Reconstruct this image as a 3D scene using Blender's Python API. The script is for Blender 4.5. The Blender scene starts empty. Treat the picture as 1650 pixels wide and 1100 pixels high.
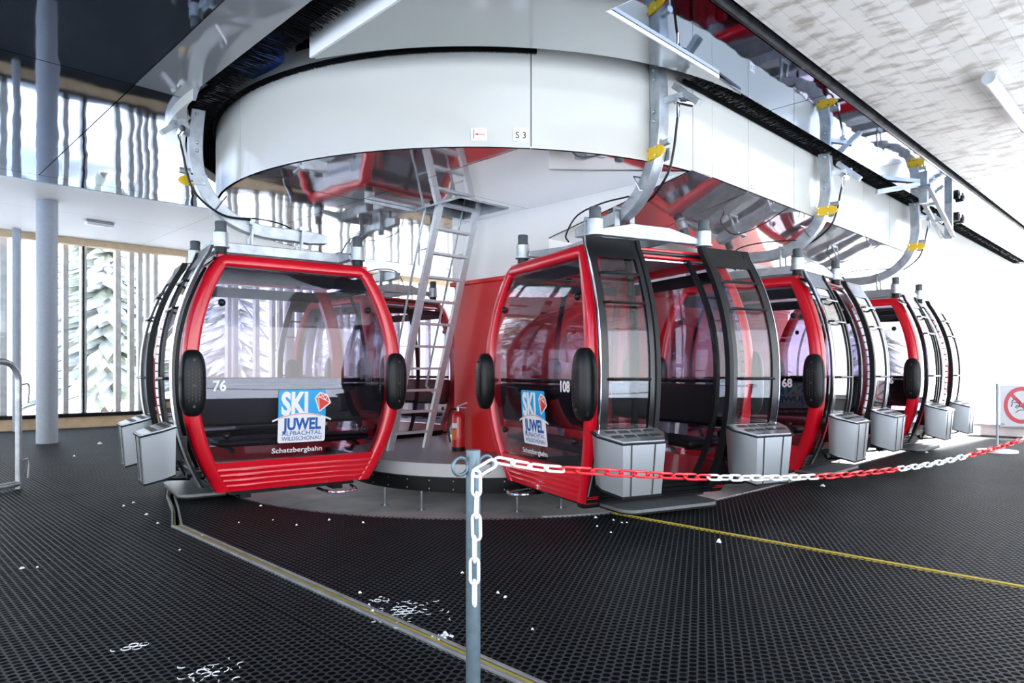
import bpy, math, random
from mathutils import Vector, Matrix
from math import sin, cos, pi, radians as R
random.seed(7)
sc = bpy.context.scene
COL = sc.collection

# ---------------------------------------------------------------- camera
PSI = 0.792
cam_d = bpy.data.cameras.new('camera'); cam = bpy.data.objects.new('camera', cam_d); COL.objects.link(cam)
cam.location = (0, 0, 1.2); cam.rotation_euler = (pi/2, 0, PSI - pi/2)
cam_d.sensor_width = 36; cam_d.lens = 1112.65/1650*36; cam_d.shift_y = 48.44/1650; cam_d.clip_end = 2000; cam_d.clip_start = .05
sc.camera = cam
# ---------------------------------------------------------------- light and exposure
sc.view_settings.view_transform = 'Standard'; sc.view_settings.look = 'None'
sc.view_settings.gamma = 1; sc.view_settings.use_curve_mapping = False
sc.view_settings.exposure = 0.55
sc.cycles.transparent_max_bounces = 40; sc.cycles.max_bounces = 9; sc.cycles.diffuse_bounces = 5
sc.cycles.glossy_bounces = 6; sc.cycles.use_denoising = True; sc.cycles.sample_clamp_indirect = 8
sc.cycles.caustics_reflective = False; sc.cycles.caustics_refractive = False
W = bpy.data.worlds.new('sky'); sc.world = W; W.use_nodes = True
nt = W.node_tree; bg = nt.nodes['Background']
tc = nt.nodes.new('ShaderNodeTexCoord'); sx = nt.nodes.new('ShaderNodeSeparateXYZ'); cr = nt.nodes.new('ShaderNodeValToRGB')
nt.links.new(tc.outputs['Generated'], sx.inputs[0]); nt.links.new(sx.outputs['Z'], cr.inputs[0]); nt.links.new(cr.outputs[0], bg.inputs[0])
cr.color_ramp.elements[0].position = 0.0; cr.color_ramp.elements[0].color = (1, 1, 1, 1)
cr.color_ramp.elements[1].position = .75; cr.color_ramp.elements[1].color = (.42, .60, .92, 1)
e = cr.color_ramp.elements.new(.18); e.color = (.93, .96, 1, 1)
bg.inputs[1].default_value = 3.6
sun_d = bpy.data.lights.new('sun', 'SUN'); sun_d.energy = 24; sun_d.angle = R(1.5); sun_d.color = (1, .96, .9)
sun = bpy.data.objects.new('sun', sun_d); COL.objects.link(sun)
sun.rotation_euler = Vector((-.95, .05, -.36)).to_track_quat('-Z', 'Y').to_euler()
sun.location = (30, 10, 20)

# ---------------------------------------------------------------- materials
MATS = {}
def mat(name, col, rough=.5, metal=0, coat=0, spec=.5, nz=None, bump=None):
    """nz=(scale,amount) mottles colour ; bump=(scale,dist[,stretch])"""
    m = bpy.data.materials.new(name); m.use_nodes = True; t = m.node_tree
    b = t.nodes['Principled BSDF']
    b.inputs['Base Color'].default_value = (*col, 1); b.inputs['Roughness'].default_value = rough
    b.inputs['Metallic'].default_value = metal; b.inputs['Coat Weight'].default_value = coat
    b.inputs['Coat Roughness'].default_value = .05; b.inputs['Specular IOR Level'].default_value = spec
    tcn = t.nodes.new('ShaderNodeTexCoord')
    if nz:
        n = t.nodes.new('ShaderNodeTexNoise'); n.inputs['Scale'].default_value = nz[0]; n.inputs['Detail'].default_value = 4
        t.links.new(tcn.outputs['Object'], n.inputs['Vector'])
        r = t.nodes.new('ShaderNodeValToRGB'); t.links.new(n.outputs['Fac'], r.inputs[0])
        r.color_ramp.elements[0].position = .3; r.color_ramp.elements[1].position = .7
        r.color_ramp.elements[0].color = (*[c*(1-nz[1]) for c in col], 1); r.color_ramp.elements[1].color = (*[min(1, c*(1+nz[1])) for c in col], 1)
        t.links.new(r.outputs[0], b.inputs['Base Color'])
    if bump:
        n = t.nodes.new('ShaderNodeTexNoise'); n.inputs['Scale'].default_value = bump[0]; n.inputs['Detail'].default_value = 2
        mp = t.nodes.new('ShaderNodeMapping'); t.links.new(tcn.outputs['Object'], mp.inputs[0]); t.links.new(mp.outputs[0], n.inputs['Vector'])
        if len(bump) > 2: mp.inputs['Scale'].default_value = bump[2]
        bp = t.nodes.new('ShaderNodeBump'); bp.inputs['Distance'].default_value = bump[1]; bp.inputs['Strength'].default_value = 1
        t.links.new(n.outputs['Fac'], bp.inputs['Height']); t.links.new(bp.outputs[0], b.inputs['Normal'])
    MATS[name] = m; return m
def glassmat(name, tint, refl=1.0, ior=1.5):
    m = bpy.data.materials.new(name); m.use_nodes = True; t = m.node_tree
    t.nodes.remove(t.nodes['Principled BSDF']); o = t.nodes['Material Output']
    tr = t.nodes.new('ShaderNodeBsdfTransparent'); tr.inputs[0].default_value = (*tint, 1)
    gl = t.nodes.new('ShaderNodeBsdfGlossy'); gl.inputs['Roughness'].default_value = .01; gl.inputs[0].default_value = (refl, refl, refl, 1)
    lw_ = t.nodes.new('ShaderNodeLayerWeight'); lw_.inputs[0].default_value = .5
    pw_ = t.nodes.new('ShaderNodeMath'); pw_.operation = 'POWER'; pw_.inputs[1].default_value = 5; t.links.new(lw_.outputs['Facing'], pw_.inputs[0])
    fr = t.nodes.new('ShaderNodeMath'); fr.operation = 'MULTIPLY_ADD'; fr.inputs[1].default_value = .9; fr.inputs[2].default_value = .04; t.links.new(pw_.outputs[0], fr.inputs[0])
    mx = t.nodes.new('ShaderNodeMixShader')
    t.links.new(fr.outputs[0], mx.inputs[0]); t.links.new(tr.outputs[0], mx.inputs[1]); t.links.new(gl.outputs[0], mx.inputs[2])
    t.links.new(mx.outputs[0], o.inputs[0]); MATS[name] = m; return m
RED = mat('red_paint', (.68, .003, .018), .28, coat=.5, nz=(3, .04))
REDW = mat('red_steel', (.70, .016, .018), .45, nz=(2, .05))
GALV = mat('galvanised_steel', (.42, .455, .48), .42, .65, nz=(9, .22), bump=(30, .0006))
POST = mat('zinc_post', (.13, .185, .22), .42, .5, nz=(40, .12))
COLM = mat('column_paint', (.34, .385, .44), .6, .1, nz=(20, .05))
DRUM = mat('drum_paint', (.57, .57, .525), .22, 0, coat=.35, nz=(1.5, .015))
WHITEP = mat('white_paint', (.93, .94, .93), .4)
MIRR = mat('mirror_soffit', (.36, .42, .53), .035, 1, bump=(1.0, .0045, (1.6, .5, 1)))
STRIP = mat('painted_soffit_sheet', (.30, .31, .32), .05, 0, coat=.5, spec=1.0, bump=(1.0, .003))
PLATE = mat('plate_metal', (.44, .46, .46), .16, .75, bump=(1.0, .002))
UNDER = mat('underside_sheet', (.80, .80, .82), .05, .9, bump=(1.1, .005))
BLK = mat('black_plastic', (.008, .009, .010), .33, spec=.22)
BLKM = mat('black_anodised', (.012, .013, .015), .24, .2, spec=.45)
RUB = mat('black_rubber', (.008, .009, .011), .5, spec=.25)
BRIS = mat('bristle', (.005, .005, .006), .9, spec=.08)
ALU = mat('brushed_aluminium', (.55, .59, .63), .30, .95)
CHR = mat('polished_trim', (.75, .78, .82), .12, 1)
YEL = mat('yellow_paint', (.85, .55, .01), .4)
LADR = mat('ladder_aluminium', (.62, .65, .68), .45, .35, nz=(20, .08))
GREYR = mat('grey_rubber_cap', (.07, .085, .095), .5)
FLR = mat('cabin_floor', (.25, .27, .29), .45, .2, nz=(60, .15))
LIN = mat('roof_lining', (.62, .64, .67), .45)
SEAT = mat('black_upholstery', (.008, .009, .011), .42, spec=.25)
CONC = mat('concrete', (.80, .80, .80), .8, nz=(2.2, .22), bump=(18, .002))
STEP = mat('door_step_tread', (.17, .19, .20), .4, .3, nz=(60, .2))
BAND = mat('pale_edge_band', (.52, .55, .57), .5)
GRATE = mat('grey_tread', (.34, .38, .41), .4, .3, nz=(70, .25))
SLAB = mat('deck_underlay', (.003, .004, .005), .7, spec=.1)
SNOW = mat('snow', (.92, .94, .97), .7)
SNOWD = mat('packed_snow', (.85, .9, .95), .35, bump=(60, .004))
TREE = mat('conifer_needles', (.42, .44, .34), .8, nz=(3, .4))
BARK = mat('bark', (.2, .14, .1), .9)
PINE = mat('light_timber', (.62, .47, .30), .6, nz=(6, .12))
FIN = mat('weathered_timber', (.72, .70, .66), .7, nz=(6, .15))
BLUE = mat('blue_cover', (.01, .05, .22), .5)
LBLUE = mat('print_light_blue', (.0, .38, .80), .4)
LWHITE = mat('print_white', (.88, .90, .92), .4)
LNAVY = mat('print_navy', (.0, .10, .42), .4)
LRED = mat('print_red', (.75, .03, .02), .4)
LOR = mat('print_orange', (.85, .16, .01), .4)
INK = mat('print_ink', (.03, .03, .03), .5)
EXT = mat('extinguisher_red', (.55, .01, .015), .3, coat=.4)
CWHITE = mat('white_plastic', (.85, .87, .88), .35)
CRED = mat('red_plastic', (.72, .02, .03), .35)
SIGNW = mat('sign_face', (.40, .41, .44), .5)
SIGNR = mat('sign_red', (.38, .012, .03), .5)
LAMPW = mat('lamp_diffuser', (.9, .9, .9), .3)
LINE = mat('yellow_line', (.58, .45, .05), .5)
GLS = glassmat('tinted_cabin_glass', (.79, .77, .82))
DGL = glassmat('clear_door_glass', (.84, .87, .88))
WGL = glassmat('window_glass', (.98, .99, 1), .6)

# rubber honeycomb mat: ring cells really open down to the underlay
def hexmat():
    m = bpy.data.materials.new('honeycomb_rubber'); m.use_nodes = True; t = m.node_tree; N = t.nodes; Lk = t.links.new
    b = N['Principled BSDF']; o = N['Material Output']
    b.inputs['Base Color'].default_value = (.017, .021, .025, 1); b.inputs['Roughness'].default_value = .5
    b.inputs['Specular IOR Level'].default_value = .20
    tcn = N.new('ShaderNodeTexCoord'); s = N.new('ShaderNodeSeparateXYZ'); Lk(tcn.outputs['Object'], s.inputs[0])
    p = .042; q = p*3**.5
    def mth(op, a, bb=None):
        n = N.new('ShaderNodeMath'); n.operation = op
        for i, v in enumerate((a, bb)):
            if v is None: continue
            if isinstance(v, (int, float)): n.inputs[i].default_value = v
            else: Lk(v, n.inputs[i])
        return n.outputs[0]
    def cell(off):
        fx = mth('SUBTRACT', mth('FRACT', mth('ADD', mth('MULTIPLY', s.outputs['Y'], 1/p), off)), .5)
        fy = mth('MULTIPLY', mth('SUBTRACT', mth('FRACT', mth('ADD', mth('MULTIPLY', s.outputs['X'], 1/q), off)), .5), 3**.5)
        return mth('SQRT', mth('ADD', mth('MULTIPLY', fx, fx), mth('MULTIPLY', fy, fy)))
    d = mth('MINIMUM', cell(0.0), cell(.5))
    hole = mth('LESS_THAN', d, .375)
    mr = N.new('ShaderNodeMapRange'); Lk(d, mr.inputs[0]); mr.inputs[1].default_value = .375; mr.inputs[2].default_value = .50
    rim = mth('SINE', mth('MULTIPLY', mr.outputs[0], pi))
    bp = N.new('ShaderNodeBump'); bp.inputs['Distance'].default_value = .004; Lk(rim, bp.inputs['Height']); Lk(bp.outputs[0], b.inputs['Normal'])
    n = N.new('ShaderNodeTexNoise'); n.inputs['Scale'].default_value = 1.7; n.inputs['Detail'].default_value = 5; Lk(tcn.outputs['Object'], n.inputs['Vector'])
    r = N.new('ShaderNodeValToRGB'); Lk(n.outputs['Fac'], r.inputs[0])
    r.color_ramp.elements[0].color = (.005, .010, .014, 1); r.color_ramp.elements[1].color = (.017, .027, .034, 1)
    r.color_ramp.elements[0].position = .35; r.color_ramp.elements[1].position = .7
    Lk(r.outputs[0], b.inputs['Base Color'])
    tr = N.new('ShaderNodeBsdfTransparent'); mx = N.new('ShaderNodeMixShader'); Lk(hole, mx.inputs[0]); Lk(b.outputs[0], mx.inputs[1]); Lk(tr.outputs[0], mx.inputs[2])
    Lk(mx.outputs[0], o.inputs[0]); return m
MAT = hexmat()
def woodmat():
    m = bpy.data.materials.new('whitewashed_boards'); m.use_nodes = True; t = m.node_tree; N = t.nodes; Lk = t.links.new
    b = N['Principled BSDF']; b.inputs['Roughness'].default_value = .6
    tcn = N.new('ShaderNodeTexCoord')
    br = N.new('ShaderNodeTexBrick'); br.offset = .37; br.inputs['Scale'].default_value = 1; br.inputs['Brick Width'].default_value = 4.4; br.inputs['Row Height'].default_value = .135
    br.inputs['Mortar Size'].default_value = .0022; br.inputs['Mortar Smooth'].default_value = .3
    br.inputs['Color1'].default_value = (.76, .73, .66, 1); br.inputs['Color2'].default_value = (.86, .83, .77, 1); br.inputs['Mortar'].default_value = (.56, .52, .46, 1)
    Lk(tcn.outputs['Object'], br.inputs['Vector'])
    mp = N.new('ShaderNodeMapping'); mp.inputs['Scale'].default_value = (8, 4.5, 1); Lk(tcn.outputs['Object'], mp.inputs[0])
    n = N.new('ShaderNodeTexNoise'); n.inputs['Scale'].default_value = 1.0; n.inputs['Detail'].default_value = 3; Lk(mp.outputs[0], n.inputs['Vector'])
    r = N.new('ShaderNodeValToRGB'); Lk(n.outputs['Fac'], r.inputs[0]); r.color_ramp.elements[0].position = .33; r.color_ramp.elements[1].position = .50
    r.color_ramp.elements[0].color = (.38, .32, .25, 1); r.color_ramp.elements[1].color = (1, .985, .95, 1)
    mx = N.new('ShaderNodeMix'); mx.data_type = 'RGBA'; mx.blend_type = 'MULTIPLY'; mx.inputs[0].default_value = .7
    Lk(br.outputs[0], mx.inputs[6]); Lk(r.outputs[0], mx.inputs[7]); Lk(mx.outputs[2], b.inputs['Base Color'])
    bp = N.new('ShaderNodeBump'); bp.inputs['Distance'].default_value = .004; Lk(n.outputs['Fac'], bp.inputs['Height']); Lk(bp.outputs[0], b.inputs['Normal'])
    return m
WOOD = woodmat()
def plywood():
    m = bpy.data.materials.new('pale_ceiling_board'); m.use_nodes = True; t = m.node_tree; N = t.nodes; Lk = t.links.new
    b = N['Principled BSDF']; b.inputs['Roughness'].default_value = .6; tcn = N.new('ShaderNodeTexCoord')
    br = N.new('ShaderNodeTexBrick'); br.offset = 0; br.inputs['Scale'].default_value = 1; br.inputs['Brick Width'].default_value = 5; br.inputs['Row Height'].default_value = 2.9
    br.inputs['Mortar Size'].default_value = .006; br.inputs['Color1'].default_value = (.76, .73, .68, 1); br.inputs['Color2'].default_value = (.79, .76, .71, 1); br.inputs['Mortar'].default_value = (.45, .4, .33, 1)
    Lk(tcn.outputs['Object'], br.inputs['Vector']); Lk(br.outputs[0], b.inputs['Base Color']); return m
PLY = plywood()

# ---------------------------------------------------------------- mesh helpers
def tag(o, label=None, cat=None, group=None, kind=None):
    if label: o['label'] = label
    if cat: o['category'] = cat
    if group: o['group'] = group
    if kind: o['kind'] = kind
    return o
def empty(name, loc=(0, 0, 0), rz=0, label=None, cat=None, group=None):
    o = bpy.data.objects.new(name, None); COL.objects.link(o); o.location = loc; o.rotation_euler = (0, 0, rz); o.empty_display_size = .2
    return tag(o, label, cat, group)
class MB:
    def __init__(s): s.v = []; s.f = []; s.m = []; s.mats = []
    def mi(s, m):
        if m not in s.mats: s.mats.append(m)
        return s.mats.index(m)
    def add(s, vs, fs, m):
        o = len(s.v); k = s.mi(m); s.v += [tuple(v) for v in vs]
        for f in fs: s.f.append([i+o for i in f]); s.m.append(k)
        return s
    def box(s, c, d, m, M=None, taper=1.0):
        x, y, z = d[0]/2, d[1]/2, d[2]/2
        vs = [Vector((a*x*(taper if q < 0 else 1), b*y*(taper if q < 0 else 1), q*z)) for q in (-1, 1) for b in (-1, 1) for a in (-1, 1)]
        if M: vs = [M @ v for v in vs]
        vs = [v + Vector(c) for v in vs]
        return s.add(vs, [(0, 2, 3, 1), (4, 5, 7, 6), (0, 1, 5, 4), (2, 6, 7, 3), (0, 4, 6, 2), (1, 3, 7, 5)], m)
    def b2(s, a, b, m):
        return s.box([(a[i]+b[i])/2 for i in range(3)], [abs(b[i]-a[i]) for i in range(3)], m)
    def bar(s, p, q, w, h, m, up=(0, 0, 1)):
        p, q = Vector(p), Vector(q); d = q-p; L = d.length; d.normalize(); sd = d.cross(Vector(up))
        if sd.length < 1e-4: sd = d.cross(Vector((1, 0, 0)))
        sd.normalize(); u = sd.cross(d)
        vs = [c + sd*(a*w/2) + u*(b*h/2) for c in (p, q) for b in (-1, 1) for a in (-1, 1)]
        return s.add(vs, [(0, 2, 3, 1), (4, 5, 7, 6), (0, 1, 5, 4), (2, 6, 7, 3), (0, 4, 6, 2), (1, 3, 7, 5)], m)
    def prism(s, poly, z0, z1, m, fn=None):
        n = len(poly); vs = [(x, y, z0) for x, y in poly]+[(x, y, z1) for x, y in poly]
        if fn: vs = [fn(*v) for v in vs]
        return s.add(vs, [list(range(n))[::-1], list(range(n, 2*n))]+[(i, (i+1) % n, n+(i+1) % n, n+i) for i in range(n)], m)
    def tube(s, path, r, m, n=8, closed=False, cap=True):
        P = [Vector(p) for p in path]; k = len(P); vs = []; up = None
        for i in range(k):
            a = P[(i-1) % k] if (closed or i > 0) else P[i]; b = P[(i+1) % k] if (closed or i < k-1) else P[i]
            t = (b-a).normalized()
            if up is None: up = Vector((0, 0, 1)) if abs(t.z) < .9 else Vector((1, 0, 0))
            sd = t.cross(up).normalized(); up = sd.cross(t).normalized()
            rr = r[i] if isinstance(r, (list, tuple)) else r
            vs += [P[i]+sd*(rr*cos(2*pi*j/n))+up*(rr*sin(2*pi*j/n)) for j in range(n)]
        fs = [(i*n+j, i*n+(j+1) % n, ((i+1) % k)*n+(j+1) % n, ((i+1) % k)*n+j) for i in range(k if closed else k-1) for j in range(n)]
        if cap and not closed: fs += [list(range(n))[::-1], list(range((k-1)*n, k*n))]
        return s.add(vs, fs, m)
    def cyl(s, p, q, r, m, n=12): return s.tube([p, q], r, m, n)
    def lathe(s, prof, c, m, n=20):
        vs = [(c[0]+r*cos(2*pi*j/n), c[1]+r*sin(2*pi*j/n), c[2]+z) for r, z in prof for j in range(n)]; k = len(prof)
        return s.add(vs, [(i*n+j, i*n+(j+1) % n, (i+1)*n+(j+1) % n, (i+1)*n+j) for i in range(k-1) for j in range(n)]+[list(range(n))[::-1], list(range((k-1)*n, k*n))], m)
    def ell(s, c, d, m, n=14, k=9, pw=1.0, M=None):
        vs = []
        for i in range(k+1):
            a = -pi/2+pi*i/k
            for j in range(n):
                b = 2*pi*j/n; f = lambda t: math.copysign(abs(t)**pw, t)
                v = Vector((d[0]*f(cos(a))*f(cos(b)), d[1]*f(cos(a))*f(sin(b)), d[2]*f(sin(a))))
                if M: v = M @ v
                vs.append(v+Vector(c))
        return s.add(vs, [(i*n+j, i*n+(j+1) % n, (i+1)*n+(j+1) % n, (i+1)*n+j) for i in range(k) for j in range(n)], m)
    def slab(s, fo, fi, us, vs_, m):
        """closed slab between surfaces fo(u,v) and fi(u,v)"""
        nu, nv = len(us), len(vs_)
        V = [fo(u, v) for u in us for v in vs_]+[fi(u, v) for u in us for v in vs_]; o = nu*nv; F = []
        for i in range(nu-1):
            for j in range(nv-1):
                a = i*nv+j; F.append((a, a+1, a+nv+1, a+nv)); F.append((o+a, o+a+nv, o+a+nv+1, o+a+1))
        for i in range(nu-1):
            a = i*nv; F.append((a, a+nv, o+a+nv, o+a)); a = i*nv+nv-1; F.append((a, o+a, o+a+nv, a+nv))
        for j in range(nv-1):
            a = j; F.append((a, o+a, o+a+1, a+1)); a = (nu-1)*nv+j; F.append((a, a+1, o+a+1, o+a))
        return s.add(V, F, m)
    def sheet(s, fn, verts, faces, m): return s.add([fn(*v) for v in verts], faces, m)
    def build(s, name, parent=None, bevel=0, ang=38, label=None, seg=2):
        me = bpy.data.meshes.new(name); me.from_pydata(s.v, [], s.f); me.update()
        for m in s.mats: me.materials.append(m)
        me.polygons.foreach_set('material_index', s.m); me.polygons.foreach_set('use_smooth', [True]*len(s.f))
        me.set_sharp_from_angle(angle=R(ang))
        o = bpy.data.objects.new(name, me); COL.objects.link(o)
        if parent: o.parent = parent
        if bevel:
            b = o.modifiers.new('bevel', 'BEVEL'); b.width = bevel; b.segments = seg; b.limit_method = 'ANGLE'; b.angle_limit = R(40)
        if label: o['label'] = label
        return o
def lin(a, b, n): return [a+(b-a)*i/(n-1) for i in range(n)]
def smooth_path(pts, n=6):
    P = [Vector(p) for p in pts]; P = [P[0]*2-P[1]]+P+[P[-1]*2-P[-2]]; out = []
    for i in range(1, len(P)-2):
        for k in range(n):
            t = k/n; a, b, c, d = P[i-1:i+3]
            out.append(.5*((2*b)+(c-a)*t+(2*a-5*b+4*c-d)*t*t+(3*b-a-3*c+d)*t**3))
    return out+[P[-2]]
def textmesh(txt, h, xs=1.0, bold=0.0, shear=0.0):
    """returns centred 2D verts + faces, cap height about h"""
    cu = bpy.data.curves.new('t', 'FONT'); cu.body = txt; cu.size = 1; cu.offset = bold; cu.shear = shear; cu.resolution_u = 3
    o = bpy.data.objects.new('t', cu); COL.objects.link(o); bpy.context.view_layer.update()
    me = o.to_mesh(); vs = [tuple(v.co) for v in me.vertices]; fs = [list(p.vertices) for p in me.polygons]
    o.to_mesh_clear(); bpy.data.objects.remove(o); bpy.data.curves.remove(cu)
    cap = .69; x0 = min(v[0] for v in vs); x1 = max(v[0] for v in vs); k = h/cap
    return [((v[0]-(x0+x1)/2)*k*xs, v[1]*k) for v in vs], fs, (x1-x0)*k*xs
def fillpoly(loops, z, thick=0):
    """2D filled curve with holes -> verts, faces"""
    cu = bpy.data.curves.new('p', 'CURVE'); cu.dimensions = '2D'; cu.fill_mode = 'BOTH' if thick else 'BACK'; cu.extrude = thick/2
    if not thick: cu.fill_mode = 'BOTH'
    for L in loops:
        sp = cu.splines.new('POLY'); sp.points.add(len(L)-1); sp.use_cyclic_u = True
        for i, (x, y) in enumerate(L): sp.points[i].co = (x, y, 0, 1)
    o = bpy.data.objects.new('p', cu); COL.objects.link(o); bpy.context.view_layer.update()
    me = o.to_mesh(); vs = [(v.co.x, v.co.y, v.co.z+z) for v in me.vertices]; fs = [list(p.vertices) for p in me.polygons]
    o.to_mesh_clear(); bpy.data.objects.remove(o); bpy.data.curves.remove(cu)
    return vs, fs
def flat(name, loops, z, m, thick=0, parent=None):
    v, f = fillpoly(loops, z, thick); b = MB(); b.add(v, f, m); return b.build(name, parent)
def arc(c, r, a0, a1, n): return [(c[0]+r*cos(R(a)), c[1]+r*sin(R(a))) for a in lin(a0, a1, n)]
def st(o): o['kind'] = 'structure'; return o

C = (5.95, 6.5)           # centre of the turning wheel
XE = 15.6                 # far end of the platform

# ---------------------------------------------------------------- floor
EDGE = [(6.9, 3.23), (5.95, 3.26)]+arc(C, 3.155, 258, 102, 60)+[(5.95, 9.74), (6.9, 9.77)]
pit = [(XE+6, 3.23)]+EDGE+[(XE+6, 9.77)]
slot = [(1.885, 5.66), (1.955, 5.66), (2.18, 6.4), (2.39, 7.12), (2.55, 7.5), (2.47, 7.53), (2.31, 7.08), (2.11, 6.34)]
outer = [(-7, -3), (XE, -3), (XE, 3.23)]+EDGE+[(XE, 9.77), (XE, 17.1), (-7, 17.1)]
st(flat('floor', [outer, slot], -.16, SLAB, .296))
b = MB(); b.b2((1, 2, -.6), (XE+7, 11, -.27), CONC); st(b.build('floor_pit'))
def mats(name, loop, holes, label):
    tag(flat(name, [loop]+holes, .001, MAT), label, 'floor mat')
arcpts = arc(C, 3.165, 258, 102, 80)
leftarc = [p for p in arcpts if p[0] < 4.72]
lo = [p for p in leftarc if p[1] < 6.5]
mats('rubber_mat', [(-7, -3), (1.60, -3), (1.60, 17.1), (-7, 17.1)], [], 'black honeycomb rubber matting at the far left, under the column and the tube barrier')
mats('rubber_mat', [(1.61, -3), (1.875, -3), (1.875, 5.66), (2.10, 6.35), (2.30, 7.09), (2.46, 7.6), (2.9, 8.45), (4.0, 9.5), (5.95, 9.8), (XE, 9.8), (XE, 17.1), (1.61, 17.1)], [], 'narrow strip of black honeycomb matting along the left side of the steel floor track')
mats('rubber_mat', [(1.96, -3), (4.725, -3), (4.725, 3.60)]+[p for p in arcpts if p[0] < 4.70 and p[1] < 7.0]+[(2.40, 7.10), (2.19, 6.39), (1.96, 5.66)], [], 'broad black honeycomb rubber mat in the foreground between steel track and yellow line')
mats('rubber_mat', [(4.755, -3), (XE, -3), (XE, 3.22), (6.9, 3.22), (5.95, 3.25)]+[p for p in arcpts if 4.755 < p[0] < C[0] and p[1] < 5]+[(4.755, 3.59)], [], 'black honeycomb rubber mat on the right beyond the yellow line')
# tracks and edgings
b = MB()
for x, w, m in ((1.893, .016, GALV), (1.918, .02, LINE), (1.945, .016, GALV)): b.b2((x-w/2, -3, -.02), (x+w/2, 5.66, .010 if m is GALV else .004), m)
tag(b.build('floor_track'), 'steel floor track with a yellow insert running from the slot to the lower middle', 'floor track')
b = MB()
L1 = [(1.885, 5.66), (2.11, 6.34), (2.31, 7.08), (2.47, 7.53)]; L2 = [(1.955, 5.66), (2.18, 6.4), (2.39, 7.12), (2.55, 7.5)]
for L, m in ((L1, GALV), (L2, GALV)):
    for p, q in zip(L[:-1], L[1:]): b.bar((*p, -.05), (*q, -.05), .014, .12, m)
for p, q in zip(L1[:-1], L1[1:]): b.bar((p[0]+.02, p[1], -.03), (q[0]+.02, q[1], -.03), .012, .04, LINE)
st(b.build('trim_1'))
b = MB(); b.b2((4.732, -3, -.02), (4.748, 3.57, .005), LINE)
tag(b.build('floor_line'), 'thin yellow line across the mat in front of the middle gondola', 'floor line')
b = MB()
ed = [(XE, 3.235), (6.9, 3.235), (5.95, 3.265)]+arc(C, 3.15, 258, 236, 14)
for p, q in zip(ed[:-1], ed[1:]): b.bar((*p, -.03), (*q, -.03), .008, .068, GALV)
st(b.build('trim_2'))
b = MB(); b.b2((XE, -3, -.3), (XE+.5, 3.1, .16), CONC); b.b2((XE-.05, -3, .16), (XE+.6, 3.2, .21), GALV)
st(b.build('trim_3'))
# snow crumbs on the mat
def lump(x, y, s, flatn=.35, seed=0, name='snow_lump'):
    rnd = random.Random(seed); b = MB(); n = 9
    vs = [(x, y, .003+s*flatn)]; ra = [s*rnd.uniform(.35, 1.1) for _ in range(n)]
    vs += [(x+ra[j]*.5*cos(2*pi*j/n), y+ra[j]*.5*sin(2*pi*j/n), .003+s*flatn*rnd.uniform(.5, 1)) for j in range(n)]
    vs += [(x+ra[j]*cos(2*pi*j/n), y+ra[j]*sin(2*pi*j/n), .0) for j in range(n)]
    fs = [(0, 1+j, 1+(j+1) % n) for j in range(n)]+[(1+j, 1+n+j, 1+n+(j+1) % n, 1+(j+1) % n) for j in range(n)]
    b.add(vs, fs, SNOWD); return b
def gp(px, py, z=0):
    D = (1.2-z)*1112.65/(py-598.44); r = (px-825)/1112.65*D
    return cos(PSI)*D+sin(PSI)*r, sin(PSI)*D-cos(PSI)*r
def star(px, py, s, seed, label, arms=7):
    # frost caught on the ribs between the mat's holes
    x, y = gp(px, py); rnd = random.Random(seed); b = MB(); p = .042; q = p*3**.5
    for k in range(arms*3):
        a = rnd.uniform(0, 2*pi); L = abs(rnd.gauss(0, s*.55)); cx, cy = x+L*cos(a), y+L*sin(a)
        off = rnd.choice((0, .5)); X0 = (math.floor(cx/q+off)+.5-off)*q; Y0 = (math.floor(cy/p+off)+.5-off)*p
        a0 = rnd.uniform(0, 2*pi); da = rnd.uniform(.8, 2.6); n_ = 6; th = rnd.uniform(.001, .003)
        b.tube([(X0+.018*cos(a0+da*i/n_), Y0+.018*sin(a0+da*i/n_), .003) for i in range(n_+1)], [th*.4]+[th*rnd.uniform(.6, 1.3) for _ in range(n_-1)]+[th*.3], SNOWD, 5)
    tag(b.build('ice_patch'), label, 'ice')
star(215, 1042, .05, 1, 'star-shaped scrap of ice on the mat at lower left')
star(655, 985, .15, 2, 'spread patch of ice crust on the mat just above the track', 26)
star(612, 968, .06, 8, 'small ice scrap left of the spread patch above the track', 6)
def pile(px, py, seed, n, s, label):
    x, y = gp(px, py); rnd = random.Random(seed); b = MB()
    for k in range(n):
        dx, dy = rnd.gauss(0, s), rnd.gauss(0, s*.6)
        lb = lump(x+dx*.7+dy*.7, y-dx*.7+dy*.7, rnd.uniform(.006, .016), .5, seed*50+k)
        b.add(lb.v, lb.f, SNOWD)
    tag(b.build('snow_pile'), label, 'snow')
pile(712, 1026, 3, 16, .025, 'crumbled heap of snow lying against the floor track left of the post')
star(330, 1085, .13, 12, 'faint frost on the mat ribs at the bottom edge, lower left', 14)
k = 0
spots = [(1160, 874, .018), (802, 955, .014), (814, 962, .012), (858, 1014, .009), (988, 838, .014), (1002, 842, .01), (1015, 829, .014), (1048, 820, .02), (1062, 817, .02), (1082, 819, .014), (960, 834, .02),
         (962, 848, .012), (984, 858, .012), (1010, 842, .01), (1326, 783, .03), (1493, 729, .03), (478, 846, .014), (440, 838, .01), (385, 842, .01), (236, 829, .02), (254, 843, .014), (200, 815, .02), (215, 810, .016),
         (35, 916, .018), (60, 914, .01), (745, 923, .012), (326, 863, .012), (342, 868, .012), (530, 838, .02), (585, 842, .016), (160, 715, .05), (120, 735, .03), (420, 815, .015), (1417, 728, .025), (290, 886, .01), (580, 955, .012), (595, 975, .012), (600, 985, .014)]
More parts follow.
